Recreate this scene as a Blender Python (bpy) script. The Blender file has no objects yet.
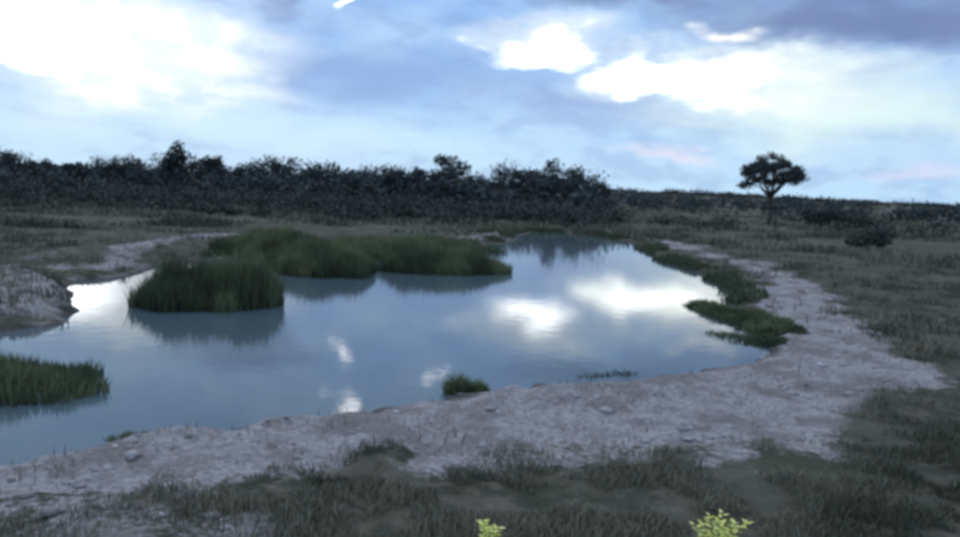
import bpy, math
import numpy as np
from mathutils import Matrix, Vector
rng=np.random.default_rng(7)
S=bpy.context.scene
S.view_settings.view_transform='Standard'; S.view_settings.look='None'; S.view_settings.exposure=0
# ------------------------------------------------------------ camera
cam=bpy.data.cameras.new("camera"); co=bpy.data.objects.new("camera",cam)
S.collection.objects.link(co); S.camera=co
F=753.0
cam.sensor_width=36; cam.lens=36*F/960; cam.clip_start=0.1; cam.clip_end=9000
co.matrix_world=Matrix.Translation((0,0,5))@Matrix.Rotation(math.radians(90-6.43),4,'X')@Matrix.Rotation(math.radians(2.5),4,'Z')
cam.dof.use_dof=True; cam.dof.focus_distance=1.0; cam.dof.aperture_fstop=6.0

# ------------------------------------------------------------ numpy noise
def vnoise(x,y,seed):
    r=np.random.default_rng(seed); T=r.random((256,256))
    xi=np.floor(x).astype(int); yi=np.floor(y).astype(int)
    fx=x-xi; fy=y-yi; fx=fx*fx*(3-2*fx); fy=fy*fy*(3-2*fy)
    a=T[xi%256,yi%256]; b=T[(xi+1)%256,yi%256]; c=T[xi%256,(yi+1)%256]; d=T[(xi+1)%256,(yi+1)%256]
    return (a*(1-fx)+b*fx)*(1-fy)+(c*(1-fx)+d*fx)*fy
def fbm(x,y,sc,seed,oct=4):
    v=0;a=.5;t=0
    for i in range(oct):
        v=v+a*vnoise(x*sc*2**i+17.3*i,y*sc*2**i-9.1*i,seed+i); t+=a; a*=.5
    return v/t
def sdf(px,py,poly):
    px=np.asarray(px,float); py=np.asarray(py,float)
    P=np.array(poly,float); n=len(P); dmin=np.full(px.shape,1e18); ins=np.zeros(px.shape,bool)
    for i in range(n):
        a=P[i]; b=P[(i+1)%n]; e=b-a; wx=px-a[0]; wy=py-a[1]
        t=np.clip((wx*e[0]+wy*e[1])/(e@e+1e-9),0,1)
        dmin=np.minimum(dmin,(wx-t*e[0])**2+(wy-t*e[1])**2)
        c=((a[1]<=py)!=(b[1]<=py))
        if e[1]!=0:
            ins^=c&(px<a[0]+(py-a[1])/e[1]*e[0])
    return np.where(ins,-1,1)*np.sqrt(dmin)
def sm(x,a,b):
    t=np.clip((x-a)/(b-a),0,1); return t*t*(3-2*t)

POND=[(5.3,81.5),(9.7,82.4),(13.1,79.6),(14.5,68.5),(13.2,54.4),(13.9,47.1),(12.9,38.8),(12.0,33.7),(10.8,27.6),(9.4,24.0),(8.4,22.2),(6.3,20.6),(4.7,20.0),(3.0,19.1),(1.6,18.3),(0.6,18.0),(-0.5,17.2),(-1.7,16.2),(-3.0,15.2),(-4.9,14.3),(-6.4,13.6),(-6.9,13.0),(-7.6,12.3),(-8.4,11.9),(-9.9,10.9),(-17,8.5),(-24,12),(-22,20),(-14.2,22.0),(-13.4,23.1),(-14.0,26.0),(-15.9,29.0),(-17.6,32.3),(-16.1,33.8),(-17.1,38.7),(-14.5,45.1),(-10.9,45.2),(-6.4,45.7),(-5.7,52.8),(-0.9,59.2),(2.7,65.0),(3.9,75.9)]
BARE=[(15.3,80),(17.3,80),(19.2,67.6),(19.7,50.4),(19.3,42.7),(15.8,33.0),(13.6,26.1),(13.0,21.5),(12.0,19.0),(9.3,17.8),(8.2,15.8),(7.4,14.6),(5.8,13.6),(4.6,13.0),(3.2,12.9),(1.5,13.4),(-.8,12.4),(-2.9,11.4),(-5.2,10.4),(-6.1,9.5),(-7.0,8.6),(-12,7.3),(-12,13),(-3,17),(5,22),(9.5,25),(11,30),(14.2,37),(16.7,45),(16.7,55),(16.6,70)]
LEFTB=[(-26,33.5),(-22.6,33.1),(-18.4,31.4),(-15.4,28.2),(-13.8,25.6),(-13.5,23.5),(-19,22.5),(-27,26)]
LEFTC=[(-18.6,33.5),(-18.5,36),(-21.6,44.0),(-22.3,51.2),(-20.5,57.9),(-14,61.5),(-13.8,59),(-18.2,55.5),(-19.0,51.2),(-18.7,44),(-17.0,36.5),(-16.6,34)]
FARB=[(-4,60.5),(0,64),(2,70),(3.4,77),(1,76),(-.5,70),(-4,63)]

def pond_d(x,y): return sdf(x,y,POND)+(fbm(x,y,.55,3,4)-.5)*1.5+(vnoise(x*2.3,y*2.3,8)-.5)*.35*sm(35-np.asarray(y,float),0,8)
def height(x,y,d=None):
    if d is None: d=pond_d(x,y)
    z=np.clip(d*.3,-.7,0)+.22*(1-np.exp(-np.clip(d,0,None)*1.6))+.12*sm(d,1,8)
    rough=sm(d,.1,2.)
    near=np.clip(40/(np.abs(y)+20),.3,1)
    z=z+rough*(fbm(x,y,.5,11,4)-.5)*.34*near
    z=z+sm(d,.1,.7)*(1-sm(d,4,7))*sm(40-y,0,10)*(sm(fbm(x,y,1.3,15,3),.42,.58)-.4)*.11
    z=z+.10*np.exp(-((d-1.3)/1.0)**2)*sm(40-y,0,10)*sm(d,.1,1)
    lb=sdf(x,y,LEFTB); z=z+.22*sm(-lb+.4,0,.9)*sm(d,0,.7)
    z=z+.45*np.exp(-((d-4)/2.2)**2)*sm(-x,4,12)*sm(y,32,38)
    dist=np.hypot(x,y)
    z=z+sm(dist,200,900)*(fbm(x,y,.004,31,3)-.5)*5*1.0
    z=np.where(d>.25,np.maximum(z,.05),z)
    return z
def bare_mask(x,y,d):
    n=(fbm(x,y,.45,21,5)-.5)
    b=sdf(x,y,BARE)+n*5.0*np.clip(y/22,.5,1.2)
    m=1-sm(b,-1.2,.9)
    b2=sdf(x,y,LEFTB)+n*2; m=np.maximum(m,(1-sm(b2,-.4,.4))*.6)
    b2=sdf(x,y,LEFTC)+n*1.5; m=np.maximum(m,(1-sm(b2,-.4,.4))*.68)
    b3=sdf(x,y,FARB)+n*3; m=np.maximum(m,(1-sm(b3,-.6,.6))*.6)
    m=np.maximum(m,.5*(1-sm(d,.2,.8)))
    p=fbm(x,y,.22,41,5); m=np.maximum(m,.6*sm(p,.56,.68)*sm(d,1,3)*sm(45-y,0,15))
    st=sm(y,32,36)*sm(x,5,8)*(1-sm(d,.8,1.6)); m=m*(1-st)
    return np.clip(m,0,1)

# ------------------------------------------------------------ mesh helper
def mesh_from(name,V,Fc,mat=None,attrs=None,smooth=False,parent=None):
    V=np.asarray(V,np.float32); Fc=np.asarray(Fc,np.int32)
    me=bpy.data.meshes.new(name); me.vertices.add(len(V)); me.vertices.foreach_set("co",V.ravel())
    k=Fc.shape[1]; me.loops.add(Fc.size); me.loops.foreach_set("vertex_index",Fc.ravel())
    me.polygons.add(len(Fc)); me.polygons.foreach_set("loop_start",np.arange(0,Fc.size,k,dtype=np.int32))
    me.polygons.foreach_set("loop_total",np.full(len(Fc),k,np.int32))
    if smooth: me.polygons.foreach_set("use_smooth",np.ones(len(Fc),bool))
    me.update(calc_edges=True)
    if attrs:
        for n,a in attrs.items():
            at=me.attributes.new(n,'FLOAT','POINT'); at.data.foreach_set("value",np.asarray(a,np.float32))
    ob=bpy.data.objects.new(name,me); S.collection.objects.link(ob)
    if mat: me.materials.append(mat)
    if parent: ob.parent=parent
    return ob

# ------------------------------------------------------------ material helpers
def newmat(name):
    m=bpy.data.materials.new(name); m.use_nodes=True; nt=m.node_tree; b=nt.nodes["Principled BSDF"]
    return m,nt,b
def N(nt,t,**k):
    n=nt.nodes.new(t)
    for a,v in k.items(): setattr(n,a,v)
    return n
def inp(nt,sock,v):
    if isinstance(v,bpy.types.NodeSocket): nt.links.new(v,sock)
    else: sock.default_value=v
def mth(nt,op,a,b=None,clamp=False):
    n=N(nt,"ShaderNodeMath",operation=op,use_clamp=clamp); inp(nt,n.inputs[0],a)
    if b is not None: inp(nt,n.inputs[1],b)
    return n.outputs[0]
def mixc(nt,f,a,b):
    n=N(nt,"ShaderNodeMix",data_type='RGBA')
    inp(nt,n.inputs[0],f)
    for s,v in ((n.inputs[6],a),(n.inputs[7],b)):
        inp(nt,s,(*v,1) if isinstance(v,tuple) and len(v)==3 else v)
    return n.outputs[2]
def noise(nt,vec,scale,detail=4,rough=.55):
    n=N(nt,"ShaderNodeTexNoise"); nt.links.new(vec,n.inputs["Vector"]); n.inputs["Scale"].default_value=scale
    n.inputs["Detail"].default_value=detail; n.inputs["Roughness"].default_value=rough
    return n.outputs["Fac"]
def ramp(nt,f,a,b):
    n=N(nt,"ShaderNodeMapRange",interpolation_type='SMOOTHSTEP'); inp(nt,n.inputs[0],f)
    n.inputs[1].default_value=a; n.inputs[2].default_value=b; return n.outputs[0]
def attr(nt,name):
    n=N(nt,"ShaderNodeAttribute",attribute_name=name); return n.outputs["Fac"]

# ground
mg,nt,b=newmat("soil_and_grass_ground")
pos=N(nt,"ShaderNodeNewGeometry").outputs["Position"]
n1=noise(nt,pos,.25,4,.6); n2=noise(nt,pos,1.6,5,.6); n3=noise(nt,pos,9,4,.7); n4=noise(nt,pos,.05,4,.6); n5=noise(nt,pos,.7,5,.65)
g=mixc(nt,ramp(nt,n2,.38,.62),(.058,.064,.050),(.14,.135,.112))
g=mixc(nt,ramp(nt,n4,.45,.6),g,(.125,.125,.105))
g=mixc(nt,mth(nt,'MULTIPLY',ramp(nt,n1,.5,.7),.6),g,(.058,.072,.045))
br=mixc(nt,ramp(nt,n3,.3,.7),(.25,.25,.275),(.47,.465,.51))
br=mixc(nt,mth(nt,'MULTIPLY',ramp(nt,n5,.46,.60),.6),br,(.165,.152,.15))
br=mixc(nt,mth(nt,'MULTIPLY',ramp(nt,n2,.5,.62),.5),br,(.20,.195,.205))
bm=mth(nt,'ADD',attr(nt,"bare"),mth(nt,'MULTIPLY',mth(nt,'SUBTRACT',n3,.5),1.1))
bm=mth(nt,'ADD',bm,mth(nt,'MULTIPLY',mth(nt,'SUBTRACT',n2,.5),1.6))
bm=mth(nt,'ADD',bm,mth(nt,'MULTIPLY',mth(nt,'SUBTRACT',n5,.5),-.9))
c=mixc(nt,ramp(nt,bm,.25,.75),g,br)
c=mixc(nt,mth(nt,'MULTIPLY',attr(nt,"wet"),.8),c,(.05,.048,.05))
nt.links.new(c,b.inputs["Base Color"]); b.inputs["Roughness"].default_value=.95; b.inputs["Specular IOR Level"].default_value=.15
bp=N(nt,"ShaderNodeBump"); bp.inputs["Strength"].default_value=.85; bp.inputs["Distance"].default_value=.15
nt.links.new(mth(nt,'ADD',n3,mth(nt,'MULTIPLY',n2,1.8)),bp.inputs["Height"]); nt.links.new(bp.outputs[0],b.inputs["Normal"])

def foliage(name,ca,cb,trans=.15):
    m,nt,b=newmat(name)
    t=attr(nt,"tint")
    c=mixc(nt,t,ca,cb)
    nt.links.new(c,b.inputs["Base Color"]); b.inputs["Roughness"].default_value=.8; b.inputs["Specular IOR Level"].default_value=.15
    if trans<=0: return m
    tr=N(nt,"ShaderNodeBsdfTranslucent"); nt.links.new(c,tr.inputs[0]); mx=N(nt,"ShaderNodeMixShader"); mx.inputs[0].default_value=trans
    out=nt.nodes["Material Output"]; nt.links.new(b.outputs[0],mx.inputs[1]); nt.links.new(tr.outputs[0],mx.inputs[2]); nt.links.new(mx.outputs[0],out.inputs[0])
    return m
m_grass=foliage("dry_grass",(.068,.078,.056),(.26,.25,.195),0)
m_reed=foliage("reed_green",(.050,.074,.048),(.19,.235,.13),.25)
m_tree=foliage("distant_foliage",(.024,.036,.044),(.085,.104,.105),0)  # distance haze is put into the colour as a bluish tone
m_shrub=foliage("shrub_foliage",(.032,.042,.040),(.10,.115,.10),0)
m_leaf=foliage("young_leaves",(.70,.76,.16),(.93,.95,.45),.3)
def bark(name,col):
    m,nt,b=newmat(name); p=N(nt,"ShaderNodeNewGeometry").outputs["Position"]
    nt.links.new(mixc(nt,noise(nt,p,6,4),tuple(x*.6 for x in col),tuple(x*1.4 for x in col)),b.inputs["Base Color"]); b.inputs["Roughness"].default_value=.9
    return m
m_bark=bark("bark",(.05,.042,.036)); m_dead=bark("dead_wood",(.17,.155,.15))

# ------------------------------------------------------------ ground sheet
def axis_y():
    a=[-4000,-2000,-1000,-500,-250,-120,-60,-30,-15,-5,0,3,5,6.5]; y=7.5
    while y<110: a.append(y); y+=max(.13,y*.011)
    while y<4500: a.append(y); y*=1.045
    return np.array(a)
def axis_x():
    a=list(np.arange(0,24,.2)); x=24
    while x<4500: a.append(x); x=x*1.035+.1
    a=np.array(a); return np.concatenate([-a[:0:-1],a])
X,Y=np.meshgrid(axis_x(),axis_y()); sh=X.shape
x=X.ravel(); y=Y.ravel(); d=pond_d(x,y); z=height(x,y,d); bmk=bare_mask(x,y,d)
wet=(1-sm(d,.05,.4))
idx=np.arange(x.size).reshape(sh)
Fq=np.stack([idx[:-1,:-1],idx[:-1,1:],idx[1:,1:],idx[1:,:-1]],-1).reshape(-1,4)
mesh_from("ground",np.stack([x,y,z],1),Fq,mg,{"bare":bmk,"wet":wet},smooth=True)

# ------------------------------------------------------------ water
mw,nt,b=newmat("pond_water")
pos=N(nt,"ShaderNodeNewGeometry").outputs["Position"]
b.inputs["Base Color"].default_value=(.078,.118,.150,1); b.inputs["IOR"].default_value=1.45
wn=noise(nt,pos,.12,3); 
b.inputs["Roughness"].default_value=.05
bp=N(nt,"ShaderNodeBump"); bp.inputs["Strength"].default_value=.25; bp.inputs["Distance"].default_value=.02
nt.links.new(mth(nt,'MULTIPLY',noise(nt,pos,1.6,3),wn),bp.inputs["Height"]); nt.links.new(bp.outputs[0],b.inputs["Normal"])
wx=np.linspace(-28,19,48); wy=np.linspace(6,87,82); WX,WY=np.meshgrid(wx,wy); ii=np.arange(WX.size).reshape(WX.shape)
Fw=np.stack([ii[:-1,:-1],ii[:-1,1:],ii[1:,1:],ii[1:,:-1]],-1).reshape(-1,4)
cx=(WX[:-1,:-1]+WX[1:,1:]).ravel()/2; cy=(WY[:-1,:-1]+WY[1:,1:]).ravel()/2
Fw=Fw[sdf(cx,cy,POND)<2.2]
mesh_from("pond_water",np.stack([WX.ravel(),WY.ravel(),np.zeros(WX.size)],1),Fw,mw,smooth=True)

# ------------------------------------------------------------ blades
def blades(name,x,y,z,h,w,mat,lean=.35,tint=None):
    n=len(x); a=rng.random(n)*2*np.pi; la=rng.random(n)*2*np.pi; ln=h*lean*rng.random(n)
    dx,dy=np.cos(a)*w/2,np.sin(a)*w/2; lx,ly=np.cos(la)*ln,np.sin(la)*ln
    V=np.empty((n,5,3))
    V[:,0]=np.stack([x-dx,y-dy,z-.03],1); V[:,1]=np.stack([x+dx,y+dy,z-.03],1)
    V[:,2]=np.stack([x-dx*.8+lx*.35,y-dy*.8+ly*.35,z+h*.55],1); V[:,3]=np.stack([x+dx*.8+lx*.35,y+dy*.8+ly*.35,z+h*.55],1)
    V[:,4]=np.stack([x+lx,y+ly,z+h*(1-.15*rng.random(n))],1)
    b0=np.arange(n)[:,None]*5
    T=np.concatenate([b0+[0,1,3],b0+[0,3,2],b0+[2,3,4]])
    if tint is None: tint=rng.random(n)
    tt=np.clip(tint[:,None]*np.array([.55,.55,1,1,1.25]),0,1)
    return mesh_from(name,V.reshape(-1,3),T,mat,{"tint":tt.ravel()})

def scatter(n,y0,y1):
    u=rng.random(n); yy=y0*(y1/y0)**u
    half=.72*yy+2
    return (rng.random(n)*2-1)*half,yy
gx=[];gy=[];gh=[];gw=[];gt=[]
for (n,y0,y1,hh,ww) in ((180000,7.5,24,.11,.016),(100000,22,60,.22,.04),(90000,55,220,.42,.13)):
    xx,yy=scatter(n,y0,y1)
    dd=pond_d(xx,yy); bk=bare_mask(xx,yy,dd)
    cl=fbm(xx,yy,1.1 if y0<20 else (.7 if y0<50 else .12),51,4); pr=sm(cl,.42,.58)*(1-.97*sm(bk,.15,.85))
    keep=(dd>.5)&(rng.random(n)<pr)
    xx,yy,cl=xx[keep],yy[keep],cl[keep]; m=len(xx)
    big=fbm(xx,yy,.12,61,4)*.5+fbm(xx,yy,.5,65,4)*.5
    gx.append(xx);gy.append(yy);gh.append(hh*(.5+rng.random(m))*(.3+1.4*sm(cl,.4,.7)));gw.append(ww*(.6+.8*rng.random(m)))
    gt.append(np.clip(sm(big,.38,.62)*.8+.35*(rng.random(m)-.4),0,1))
gx,gy,gh,gw,gt=map(np.concatenate,(gx,gy,gh,gw,gt))
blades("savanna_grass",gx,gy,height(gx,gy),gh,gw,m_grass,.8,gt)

def reed(name,cx,cy,rx,ry,h,n,ang=0,w=.03,seed=0,lean=.35,edge=.5):
    a=rng.random(n)*2*np.pi; r=np.sqrt(rng.random(n))
    px=r*np.cos(a); py=r*np.sin(a)
    wob=.72+.6*fbm(np.cos(a)*1.3+5,np.sin(a)*1.3+5,1.5,100+seed,3)
    px*=wob; py*=wob
    ca,sa=math.cos(ang),math.sin(ang)
    X_=cx+px*rx*ca-py*ry*sa; Y_=cy+px*rx*sa+py*ry*ca
    hh=h*(.6+.5*rng.random(n))*(1-edge*r**3)*(.45+1.1*fbm(X_,Y_,.9,200+seed,3))
    z0=np.maximum(height(X_,Y_),-.15)
    ti=np.clip(.7*sm(fbm(X_,Y_,.8,300+seed,3),.32,.68)+.45*rng.random(n)-.1,0,1)
    return blades(name,X_,Y_,z0,hh,w*(.6+.8*rng.random(n)),m_reed,lean,ti)
R=[(-10.35,28.9,2.95,2.6,2.05,10000,0),(-8.35,39.9,3.1,2.9,1.8,9000,0),(-1.7,42.6,3.7,2.4,1.6,9000,.25),(-5.6,49,4.2,3.0,1.35,6000,.2),
   (-12.6,46,3.6,2.6,1.4,7000,.1),(-3.,54.5,4.5,3.2,1.2,5000,.5),(-12.3,16.5,3.9,1.8,1.0,10000,.05)]
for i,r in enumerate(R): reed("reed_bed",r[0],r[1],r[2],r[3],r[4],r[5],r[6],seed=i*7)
reed("marsh_plants",10.5,30.4,1.3,4.4,.5,6000,.12,w=.07,seed=60,lean=1.2,edge=.7)
reed("marsh_plants",9.2,25.8,1.3,1.5,.3,2000,.3,w=.06,seed=61,lean=1.2,edge=.7)
reed("marsh_plants",-.4,17.65,.33,.3,.6,420,0,w=.03,seed=62,lean=.9,edge=.7)
reed("marsh_plants",.05,17.85,.3,.25,.46,300,0,w=.03,seed=66,lean=.9,edge=.7)
reed("marsh_plants",3.5,19.9,1.3,.25,.28,500,.45,w=.03,seed=63,edge=.7,lean=.9)
reed("marsh_plants",-6.6,13.6,.5,.2,.2,300,.6,w=.02,seed=64,edge=.7,lean=.9)
# green shore fringe along right and far banks
n=140000; xx=rng.random(n)*34-16; yy=34+rng.random(n)*51; dd=pond_d(xx,yy)
w_=np.where(xx>5,1.5,4.0); k=(dd>-.5)&(dd<w_)&(rng.random(n)<sm(fbm(xx,yy,.3,71,3),.37,.55))&(bare_mask(xx,yy,dd)<.45)
xx,yy=xx[k],yy[k]
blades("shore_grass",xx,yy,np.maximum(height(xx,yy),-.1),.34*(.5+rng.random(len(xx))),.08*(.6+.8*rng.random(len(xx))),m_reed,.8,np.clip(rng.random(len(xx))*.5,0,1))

# ------------------------------------------------------------ stones on bank
n=4200; u=rng.random(n); yy=9.0*(60/9.0)**u; xx=(rng.random(n)*2-1)*(.7*yy)
dd=pond_d(xx,yy); k=(dd>.05)&(bare_mask(xx,yy,dd)>.5)&(fbm(xx,yy,.7,91,3)>.47); xx,yy=xx[k],yy[k]; n=len(xx)
ico=[(1,0,0),(-1,0,0),(0,1,0),(0,-1,0),(0,0,1),(0,0,-1)]
fo=np.array([(0,2,4),(2,1,4),(1,3,4),(3,0,4),(2,0,5),(1,2,5),(3,1,5),(0,3,5)])
sz=.02+.09*rng.random(n)**4*(1+yy/25)
V=np.array(ico)[None]*(sz[:,None,None]*(.6+.8*rng.random((n,6,1))))*np.array([1.2,1,.45]); V+=np.stack([xx,yy,height(xx,yy)+sz*.05],1)[:,None]
ms,nt,b=newmat("gravel_stone"); nt.links.new(mixc(nt,attr(nt,"tint"),(.16,.155,.165),(.46,.455,.50)),b.inputs["Base Color"]); b.inputs["Roughness"].default_value=.9
mesh_from("bank_gravel",V.reshape(-1,3),(fo[None]+np.arange(n)[:,None,None]*6).reshape(-1,3),ms,{"tint":np.repeat(rng.random(n),6)})

# ------------------------------------------------------------ trees
def tube(p0,p1,r0,r1,k=6):
    p0=np.array(p0,float);p1=np.array(p1,float); dv=p1-p0; dv/=np.linalg.norm(dv)+1e-9
    u=np.cross(dv,[0,0,1] if abs(dv[2])<.9 else [1,0,0]); u/=np.linalg.norm(u); v=np.cross(dv,u)
    a=np.arange(k)/k*2*np.pi; ring=np.cos(a)[:,None]*u+np.sin(a)[:,None]*v
    V=np.concatenate([p0+ring*r0,p1+ring*r1]); i=np.arange(k); j=(i+1)%k
    return V,np.stack([i,j,j+k,i+k],1)
class Geo:
    def __init__(s): s.V=[];s.F=[];s.T=[];s.n=0
    def add(s,V,F,T): s.V.append(V);s.F.append(F+s.n);s.T.append(T);s.n+=len(V)
    def leaves(s,c,rad,n,size,shade=1.):
        q=rng.normal(size=(n,3)); q/=np.linalg.norm(q,axis=1)[:,None]; q*=(rng.random(n)**.45)[:,None]
        p=c+q*rad; a=rng.normal(size=(n,3)); a/=np.linalg.norm(a,axis=1)[:,None]; b_=np.cross(a,rng.normal(size=(n,3))); b_/=np.linalg.norm(b_,axis=1)[:,None]
        sz=size*(.5+rng.random(n))[:,None]
        V=np.stack([p-a*sz,p-b_*sz*.6,p+a*sz,p+b_*sz*.6],1).reshape(-1,3)
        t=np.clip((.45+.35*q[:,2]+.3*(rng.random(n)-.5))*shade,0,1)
        s.add(V,np.arange(4*n).reshape(n,4),np.repeat(t,4))
    def tube(s,p0,p1,r0,r1,k=5):
        V,F_=tube(p0,p1,r0,r1,k); s.add(V,F_,np.full(len(V),.12))
    def build(s,name,mat,**k):
        return mesh_from(name,np.concatenate(s.V),np.concatenate(s.F),mat,{"tint":np.concatenate(s.T)},**k)
def tree(G,x,y,h,w,nl,ls,flat=.5,gap=.3,z=None,shade=1.):
    z=float(height(np.array([x]),np.array([y]))[0]) if z is None else z
    th=h*gap; top=np.array([x+rng.normal()*.2,y,z+th]); G.tube((x,y,z-.2),top,h*.03,h*.022)
    nc=rng.integers(7,12)
    for i in range(nc):
        a=rng.random()*6.28; rr=w/2*(.25+.6*rng.random())*(0 if i==0 else 1)
        cz=z+th+(h-th)*(.35+.5*rng.random()) ; cz-=rr/w*(h-th)*.4
        c=np.array([x+math.cos(a)*rr,y+math.sin(a)*rr,cz]); G.tube(top,c,h*.016,h*.005,4)
        r=w*(.17+.14*rng.random())
        G.leaves(c,np.array([r,r,r*flat*(.7+.6*rng.random())]),nl//nc,ls,(.6+.8*rng.random())*shade)
def base_h(azd): return float(np.interp(azd,[-40,-30,-20,-10,0,7,9],[6.9,7.1,7.4,8.1,8.6,8.0,6.3]))
G=Geo()
for i in range(330):
    azd=-40+49*rng.random(); yy=112+rng.random()**1.3*150; x_=math.tan(math.radians(azd))*yy
    h=base_h(azd)*(.45+.3*rng.random())
    tree(G,x_,yy,h,h*(1.1+.9*rng.random()),150,.38,.7,.06,shade=.4+1.2*rng.random())
azd=-40.
while azd<9:
    yy=128+rng.random()*60; x_=math.tan(math.radians(azd))*yy
    h=base_h(azd)*(.78+.38*rng.random()**1.6)*(1+.3*(yy-140)/150); w=h*(.65+.5*rng.random())
    tree(G,x_,yy,h,w,650,.24,.8,.3,shade=.3+1.2*rng.random())
    azd+=.3+.8*rng.random()
for x_,yy,h,w in ((-60.5,150,10.8,6),(-54,150,9.6,6),(-7,150,10.8,9),(13,142,10.0,8),(17,150,9.7,7)):
    tree(G,x_,yy,h,w,1500,.26,.8,.25,shade=.8)
for i in range(330):
    yy=170+rng.random()**1.2*700; az=math.radians(8+32*rng.random()); x_=math.tan(az)*yy
    h=(1.8+1.6*rng.random())*(1+.0004*yy); tree(G,x_,yy,h,h*(2+2*rng.random()),90,.4,.6,.08)
for i in range(380):
    yy=500+rng.random()*1500; az=math.radians(-42+84*rng.random()); x_=math.tan(az)*yy
    tree(G,x_,yy,4.6+1.2*rng.random(),24+18*rng.random(),80,1.1,.4,.1)
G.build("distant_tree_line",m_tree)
# shrubs on the plain
G=Geo()
for i in range(900):
    left=rng.random()<.8
    yy=(80+40*rng.random()**.75) if left else (92+rng.random()**1.2*90)
    az=math.radians((-40+50*rng.random()) if left else (-40+80*rng.random())); x_=math.tan(az)*yy
    if float(pond_d(np.array([x_]),np.array([yy]))[0])<6: continue
    if az>math.radians(10) and rng.random()<.55: continue
    h=(1.0+2.0*rng.random()**1.3)*(.5 if yy<92 else 1); tree(G,x_,yy,h,h*(1.6+1.6*rng.random()),110,.18,.7,.05,shade=.5+.9*rng.random())
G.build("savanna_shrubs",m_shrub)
def shrub(name,x_,yy,h,w,nl,ls):
    G=Geo(); tree(G,x_,yy,h,w,nl,ls,.75,.08); G.build(name,m_shrub)
shrub("bush",39,74,2.2,5.2,2200,.14); shrub("bush",53,118,3.6,7,1500,.2); shrub("bush",-4,88,1.3,2.2,500,.12)
shrub("bush",-9,92,1.3,2,500,.12); shrub("bush",62,122,2.6,9,1300,.2)

# lone acacia
rng=np.random.default_rng(21)
root=bpy.data.objects.new("acacia_tree",None); S.collection.objects.link(root)
ax,ay=47.6,125.4; az_=float(height(np.array([ax]),np.array([ay]))[0]); root.location=(ax,ay,az_)
T_=Geo(); L_=Geo()
T_.tube((0,0,-.3),(.15,0,2.2),.34,.27,8); T_.tube((.15,0,2.2),(-.1,0,4.4),.27,.22,8)
for k_ in range(16):
    a=k_*2.4+rng.random()*.3; rr=(5.1*((k_+.3)/16)**.55)
    top=np.array([math.cos(a)*rr,math.sin(a)*rr*.9,10.7-.09*rr*rr+rng.normal()*.25-(1.6 if k_%3==2 else 0)])
    mid=np.array([top[0]*.45,top[1]*.45,6.1+rng.random()*.8]); T_.tube((-.1,0,4.3),mid,.15,.1,6); T_.tube(mid,top,.1,.03,5)
    for q in range(6):
        c=top+np.array([rng.normal()*.85,rng.normal()*.85,rng.normal()*.5-.4]); T_.tube(mid+(top-mid)*.5,c,.05,.015,4)
        L_.leaves(c,np.array([1.1,1.1,.75])*(.7+.5*rng.random()),120,.15,.5+rng.random()*.8)
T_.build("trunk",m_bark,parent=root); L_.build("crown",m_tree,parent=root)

# dead trees on far bank
for x_,yy,h in ((3.2,100,3.2),(5.2,103,2.4),(-1.5,104,2.2)):
    G=Geo(); z=float(height(np.array([x_]),np.array([yy]))[0])
    G.tube((x_,yy,z-.2),(x_+.1,yy,z+h*.6),.16,.11); G.tube((x_+.1,yy,z+h*.6),(x_+.5,yy,z+h),.09,.03); G.tube((x_+.1,yy,z+h*.55),(x_-.5,yy+.2,z+h*.85),.07,.02); G.tube((x_+.07,yy,z+h*.4),(x_+.7,yy+.2,z+h*.6),.05,.02)
    G.build("dead_tree",m_dead)

# two leafy saplings just below the camera
def sapling(x_,yy,h,spread,ns,nl):
    root=bpy.data.objects.new("sapling",None); S.collection.objects.link(root); z=float(height(np.array([x_]),np.array([yy]))[0]); root.location=(x_,yy,z)
    T_=Geo();L_=Geo(); h-=z
    T_.tube((0,0,-.1),(0,0,h*.5),.018,.012)
    for k_ in range(ns):
        ex=spread*((k_+.5)/ns*2-1)+rng.normal()*.03
        tip=np.array([ex,rng.normal()*.08,h*(1-.13*rng.random())-(.10*abs(ex)/spread)]); b0=np.array([0,0,h*(.3+.2*rng.random())])
        T_.tube(b0,tip,.008,.003,4)
        for q in range(nl):
            t=.35+.68*q/nl; p=b0+(tip-b0)*t; a=q*2.4+rng.random(); L=.05+.05*rng.random()
            dr=np.array([math.cos(a),math.sin(a),.0+.5*rng.random()]); dr/=np.linalg.norm(dr); sd=np.cross(dr,[0,0,1]); sd/=np.linalg.norm(sd)
            V=np.array([p,p+dr*L*.5+sd*L*.32,p+dr*L*1.1,p+dr*L*.5-sd*L*.32]); L_.add(V,np.array([[0,1,2,3]]),np.full(4,rng.random()))
    T_.build("stem",m_bark,parent=root); L_.build("leaves",m_leaf,parent=root)
sapling(.24,8.3,1.22,.13,4,24); sapling(2.88,8.3,1.38,.36,8,20)

# ------------------------------------------------------------ sky
W=bpy.data.worlds.new("World"); S.world=W; W.use_nodes=True; nt=W.node_tree
bg=nt.nodes["Background"]; out=nt.nodes["World Output"]
SE,SA=math.radians(38),math.radians(-27)
sky=N(nt,"ShaderNodeTexSky",sky_type='NISHITA'); sky.sun_disc=False; sky.sun_elevation=SE; sky.sun_rotation=SA
nt.links.new(sky.outputs[0],bg.inputs[0]); bg.inputs[1].default_value=.07
tc=N(nt,"ShaderNodeTexCoord").outputs["Generated"]
sp=N(nt,"ShaderNodeSeparateXYZ"); nt.links.new(tc,sp.inputs[0])
azn=mth(nt,'MULTIPLY',mth(nt,'ARCTAN2',sp.outputs[0],sp.outputs[1]),57.2958)
eln=mth(nt,'MULTIPLY',mth(nt,'ARCSINE',sp.outputs[2]),57.2958)
mp=N(nt,"ShaderNodeMapping"); mp.inputs["Scale"].default_value=(1,1,2.4); nt.links.new(tc,mp.inputs[0])
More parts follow.
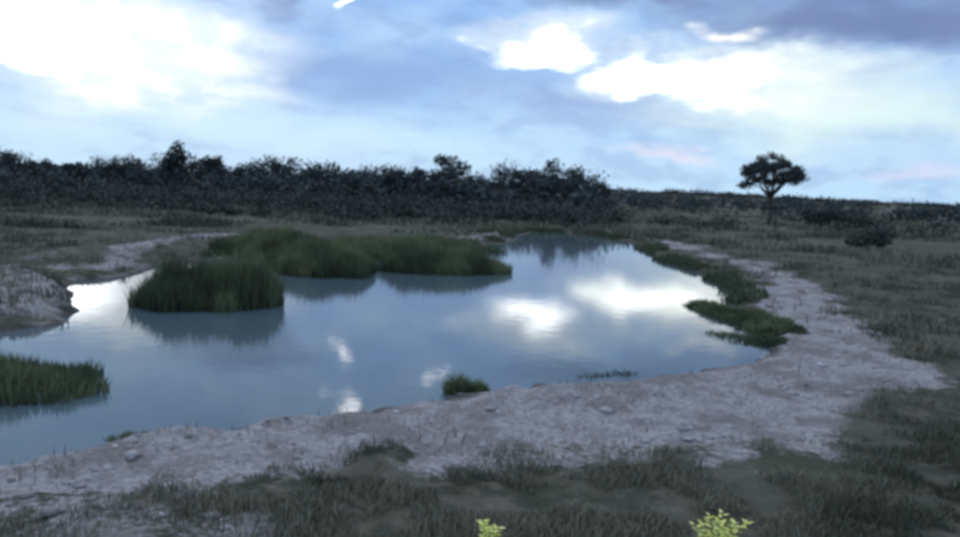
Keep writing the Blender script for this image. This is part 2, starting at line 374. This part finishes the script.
def nz(sc,det,off):
    m=N(nt,"ShaderNodeMapping"); m.inputs["Location"].default_value=off; nt.links.new(mp.outputs[0],m.inputs[0]); return noise(nt,m.outputs[0],sc,det,.5)
na=nz(7,4,(3,1,2)); nb=nz(9,4,(7,5,1)); nc_=nz(5,4,(1,8,3)); nd=nz(18,3,(2,2,9))
def vec(a,b_):
    c=N(nt,"ShaderNodeCombineXYZ"); inp(nt,c.inputs[0],a); inp(nt,c.inputs[1],b_); return c.outputs[0]
P=vec(mth(nt,'ADD',azn,mth(nt,'MULTIPLY',mth(nt,'SUBTRACT',na,.5),13)),mth(nt,'ADD',eln,mth(nt,'MULTIPLY',mth(nt,'SUBTRACT',nb,.5),6)))
def blob(az,el,rx,ry,soft=.45):
    s=N(nt,"ShaderNodeVectorMath",operation='SUBTRACT'); nt.links.new(P,s.inputs[0]); s.inputs[1].default_value=(az,el,0)
    m=N(nt,"ShaderNodeVectorMath",operation='MULTIPLY'); nt.links.new(s.outputs[0],m.inputs[0]); m.inputs[1].default_value=(1/rx,1/ry,0)
    l=N(nt,"ShaderNodeVectorMath",operation='LENGTH'); nt.links.new(m.outputs[0],l.inputs[0])
    return ramp(nt,l.outputs["Value"],1.3,soft)
col=mixc(nt,ramp(nt,eln,0,9),(.56,.83,1.08),(.32,.55,.96))
col=mixc(nt,mth(nt,'MULTIPLY',ramp(nt,nc_,.40,.62),.75),col,(.53,.76,1.05))
col=mixc(nt,mth(nt,'MULTIPLY',ramp(nt,nd,.45,.65),.35),col,(.25,.40,.74))
col=mixc(nt,ramp(nt,eln,14,24),col,mixc(nt,ramp(nt,na,.4,.6),(.28,.38,.55),(.46,.60,.80)))
# unseen sky towards the zenith, brightened to add light on the ground
col=mixc(nt,ramp(nt,eln,28,55),col,mixc(nt,ramp(nt,nb,.4,.6),(.62,.74,.92),(1.0,1.08,1.18)))
def paint(c,k,*bl,soft=.45,tex=0):
    global col
    f=blob(*bl,soft)
    if tex: f=mth(nt,'MULTIPLY',f,ramp(nt,nd,.5-tex,.5+.06))
    col=mixc(nt,mth(nt,'MULTIPLY',f,k),col,c)
paint((.64,.90,1.08),.8,-18,3.0,24,1.8,soft=.1)
paint((.27,.43,.79),.85,-9,8.0,11,2.7,soft=.1)
paint((.31,.46,.80),.8,7,6.2,9,1.5,soft=.1)
paint((.17,.24,.46),.9,26,12.2,13,2.8,soft=.2)
paint((.18,.25,.46),.85,10,14,9,1.7,soft=.2)
paint((.18,.24,.46),.85,-17,12.8,5,1.3,soft=.1)
paint((.85,1.05,1.02),.9,25,6.0,13,3.2,soft=0)
paint((.97,.87,1.02),.6,14.5,2.4,5,.8,soft=0)
paint((.86,.80,1.02),.5,30,1.9,5,.8,soft=0)
paint((1.0,1.1,1.12),.95,-25,8.0,11,4.7,soft=.2)
paint((1.25,1.3,1.3),1,-24.5,7.6,9,3.7,soft=.3,tex=.16)
paint((4.8,4.9,4.9),1,-29,8.2,4.2,2.5,soft=.3)
paint((.97,1.06,1.12),.85,4.0,10.4,6.2,1.9,soft=.1)
paint((3.4,3.5,3.5),1,3.4,9.4,4.1,1.3,soft=.2)
paint((1.02,1.1,1.06),.95,18,8.0,11.0,2.6,soft=.1)
paint((1.3,1.35,1.3),.9,17,8.4,8,1.7,soft=.2,tex=.14)
paint((3.0,3.1,2.9),1,12.8,7.8,4.6,1.5,soft=.2)
paint((1.3,1.3,1.3),.9,17.5,11.2,2.2,.7,soft=0)
paint((3.0,3.0,3.0),1,-10.3,12.4,.6,1.0,soft=0)
paint((5,5,5),1,-10,16.4,.7,1.0,soft=0)
paint((3.5,3.5,3.5),1,-2.6,14.8,.45,.6,soft=0)
bg2=N(nt,"ShaderNodeBackground"); nt.links.new(col,bg2.inputs[0]); bg2.inputs[1].default_value=1
mx=N(nt,"ShaderNodeMixShader"); mx.inputs[0].default_value=.9
nt.links.new(bg.outputs[0],mx.inputs[1]); nt.links.new(bg2.outputs[0],mx.inputs[2]); nt.links.new(mx.outputs[0],out.inputs[0])
sl=bpy.data.lights.new("sun",'SUN'); sl.energy=.5; sl.angle=math.radians(15); sl.color=(1,.97,.93)
so=bpy.data.objects.new("sun",sl); S.collection.objects.link(so)
sd=Vector((math.sin(SA)*math.cos(SE),math.cos(SA)*math.cos(SE),math.sin(SE)))
so.rotation_euler=sd.to_track_quat('Z','Y').to_euler()
